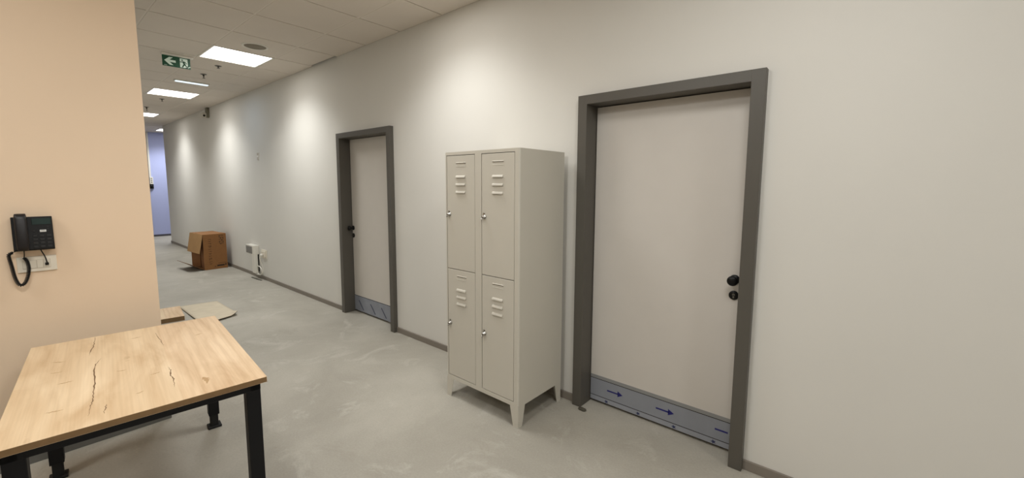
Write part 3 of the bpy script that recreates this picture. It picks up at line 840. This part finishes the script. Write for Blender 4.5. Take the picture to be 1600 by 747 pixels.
def flap(label, pts4, thick, m_):
    bmf = BM(); P_ = [Vector(p) for p in pts4]; nrm = (P_[1] - P_[0]).cross(P_[3] - P_[0]).normalized() * thick
    A = [bmf.verts.new(p) for p in P_]; B = [bmf.verts.new(p + nrm) for p in P_]
    bmf.faces.new(A[::-1]); bmf.faces.new(B)
    for i in range(4): bmf.faces.new((A[i], A[(i + 1) % 4], B[(i + 1) % 4], B[i]))
    return obj('flap', bmf, m_, root, local=True)
M_FLAP = mat('flap_tan', srgb(164, 126, 80), 0.85, noise=0.05, nscale=10)
flap('top', [(0, -0.001, LZB), (-LXB, -0.001, LZB), (-LXB + 0.01, -0.062, LZB - 0.345), (-0.01, -0.062, LZB - 0.345)], 0.005, M_FLAP)
flap('bottom', [(0, -0.001, 0.006), (-LXB, -0.001, 0.006), (-LXB + 0.01, -0.235, 0.150), (-0.01, -0.235, 0.150)], 0.005, M_CARD_IN)
flap('near', [(-0.002, 0.002, 0.012), (-0.002, 0.002, LZB - 0.012), (-0.30, 0.05, LZB - 0.02), (-0.30, 0.05, 0.02)], 0.005, M_CARD)
flap('far', [(-LXB + 0.002, 0.002, 0.012), (-LXB + 0.002, 0.002, LZB - 0.012), (-LXB + 0.295, 0.04, LZB - 0.02), (-LXB + 0.295, 0.04, 0.02)], 0.005, M_CARD)

# ------------------------------------------------------------------ board and cardboard sheet on the floor behind the table
bm = BM()
box(bm, -0.264, 0.264, -0.27, 0.27, 0.0, 0.053, 0.002, 1, 2)
for f in bm.faces:
    if f.calc_center_median().z > 0.0518: f.material_index = 0
o = obj('oak_board', bm, [M_OAK, M_OAKEDGE, M_CRACK], None)
o.location = (-6.22, -1.634, 0.0); o.rotation_euler = (0, 0, math.radians(-6.5))
tag(o, 'thick oak board lying on the floor beside the peach wall corner', 'board')

bm = BM(); nx_, ny_ = 22, 14
x0, x1, y0, y1 = -6.53, -5.68, -1.318, -0.925
def sheet_z(u, v):
    z = 0.005 + 0.017 * u * u + 0.006 * math.sin(3.1 * u + 1.0) * math.sin(2.2 * v)
    c = max(0.0, (u - 0.80) / 0.20) * max(0.0, (v - 0.80) / 0.20)
    return max(0.003, z) + 0.03 * c
def sheet_p(i, j):
    u, v = i / nx_, j / ny_
    x = x0 + (x1 - x0) * u + (0.16 * u - 0.08 * (1 - u)) * (1 - v); y = y0 + (y1 - y0) * v
    c = max(0.0, (u - 0.85) / 0.15) * max(0.0, (v - 0.85) / 0.15)
    return (x - 0.012 * c, y - 0.008 * c, sheet_z(u, v))
up = [[bm.verts.new(Vector(sheet_p(i, j)) + Vector((0, 0, 0.0045))) for j in range(ny_ + 1)] for i in range(nx_ + 1)]
lo = [[bm.verts.new(sheet_p(i, j)) for j in range(ny_ + 1)] for i in range(nx_ + 1)]
for i in range(nx_):
    for j in range(ny_):
        f = bm.faces.new((up[i][j], up[i + 1][j], up[i + 1][j + 1], up[i][j + 1])); f.smooth = True
        f = bm.faces.new((lo[i][j], lo[i][j + 1], lo[i + 1][j + 1], lo[i + 1][j])); f.smooth = True
for i in range(nx_):
    for j in (0, ny_):
        f = bm.faces.new((lo[i][j], lo[i + 1][j], up[i + 1][j], up[i][j])); f.material_index = 1
for j in range(ny_):
    for i in (0, nx_):
        f = bm.faces.new((lo[i][j], up[i][j], up[i][j + 1], lo[i][j + 1])); f.material_index = 1
tag(obj('cardboard_sheet', bm, [M_CARD_P, mat('cardboard_edge', srgb(96, 82, 62), 0.9)], None, origin=(-6.05, -1.16, 0)), 'flat pale cardboard sheet with curled corner on the concrete floor', 'cardboard')

bm = BM()
prism(bm, [(-7.86, -0.083), (-7.62, -0.070), (-7.46, -0.060), (-7.47, -0.082), (-7.64, -0.100), (-7.84, -0.105)], 2, 0.0, 0.006)  # thin dark flat piece along the wall
tag(obj('dark_strip', bm, M_STONE, None, origin=(-7.66, -0.085, 0)), 'thin dark strip lying on the floor below the wall unit', 'strip')

# small dark lump at the foot of the big door frame
bm = BM()
bmesh.ops.create_icosphere(bm, subdivisions=3, radius=1.0)
for v in bm.verts:
    n_ = 1 + 0.12 * math.sin(5 * v.co.x + 2) * math.cos(4 * v.co.y) + 0.08 * math.sin(7 * v.co.z)
    v.co = Vector((v.co.x * 0.030 * n_, v.co.y * 0.016 * n_, max(0, v.co.z * 0.014 * n_ + 0.006)))
for f in bm.faces: f.smooth = True
bmesh.ops.translate(bm, verts=bm.verts, vec=(-1.438, -0.068, 0.0))
tag(obj('pebble', bm, M_STONE, None, origin=(-1.438, -0.068, 0)), 'small dark pebble on the floor at the foot of the big door frame', 'pebble')
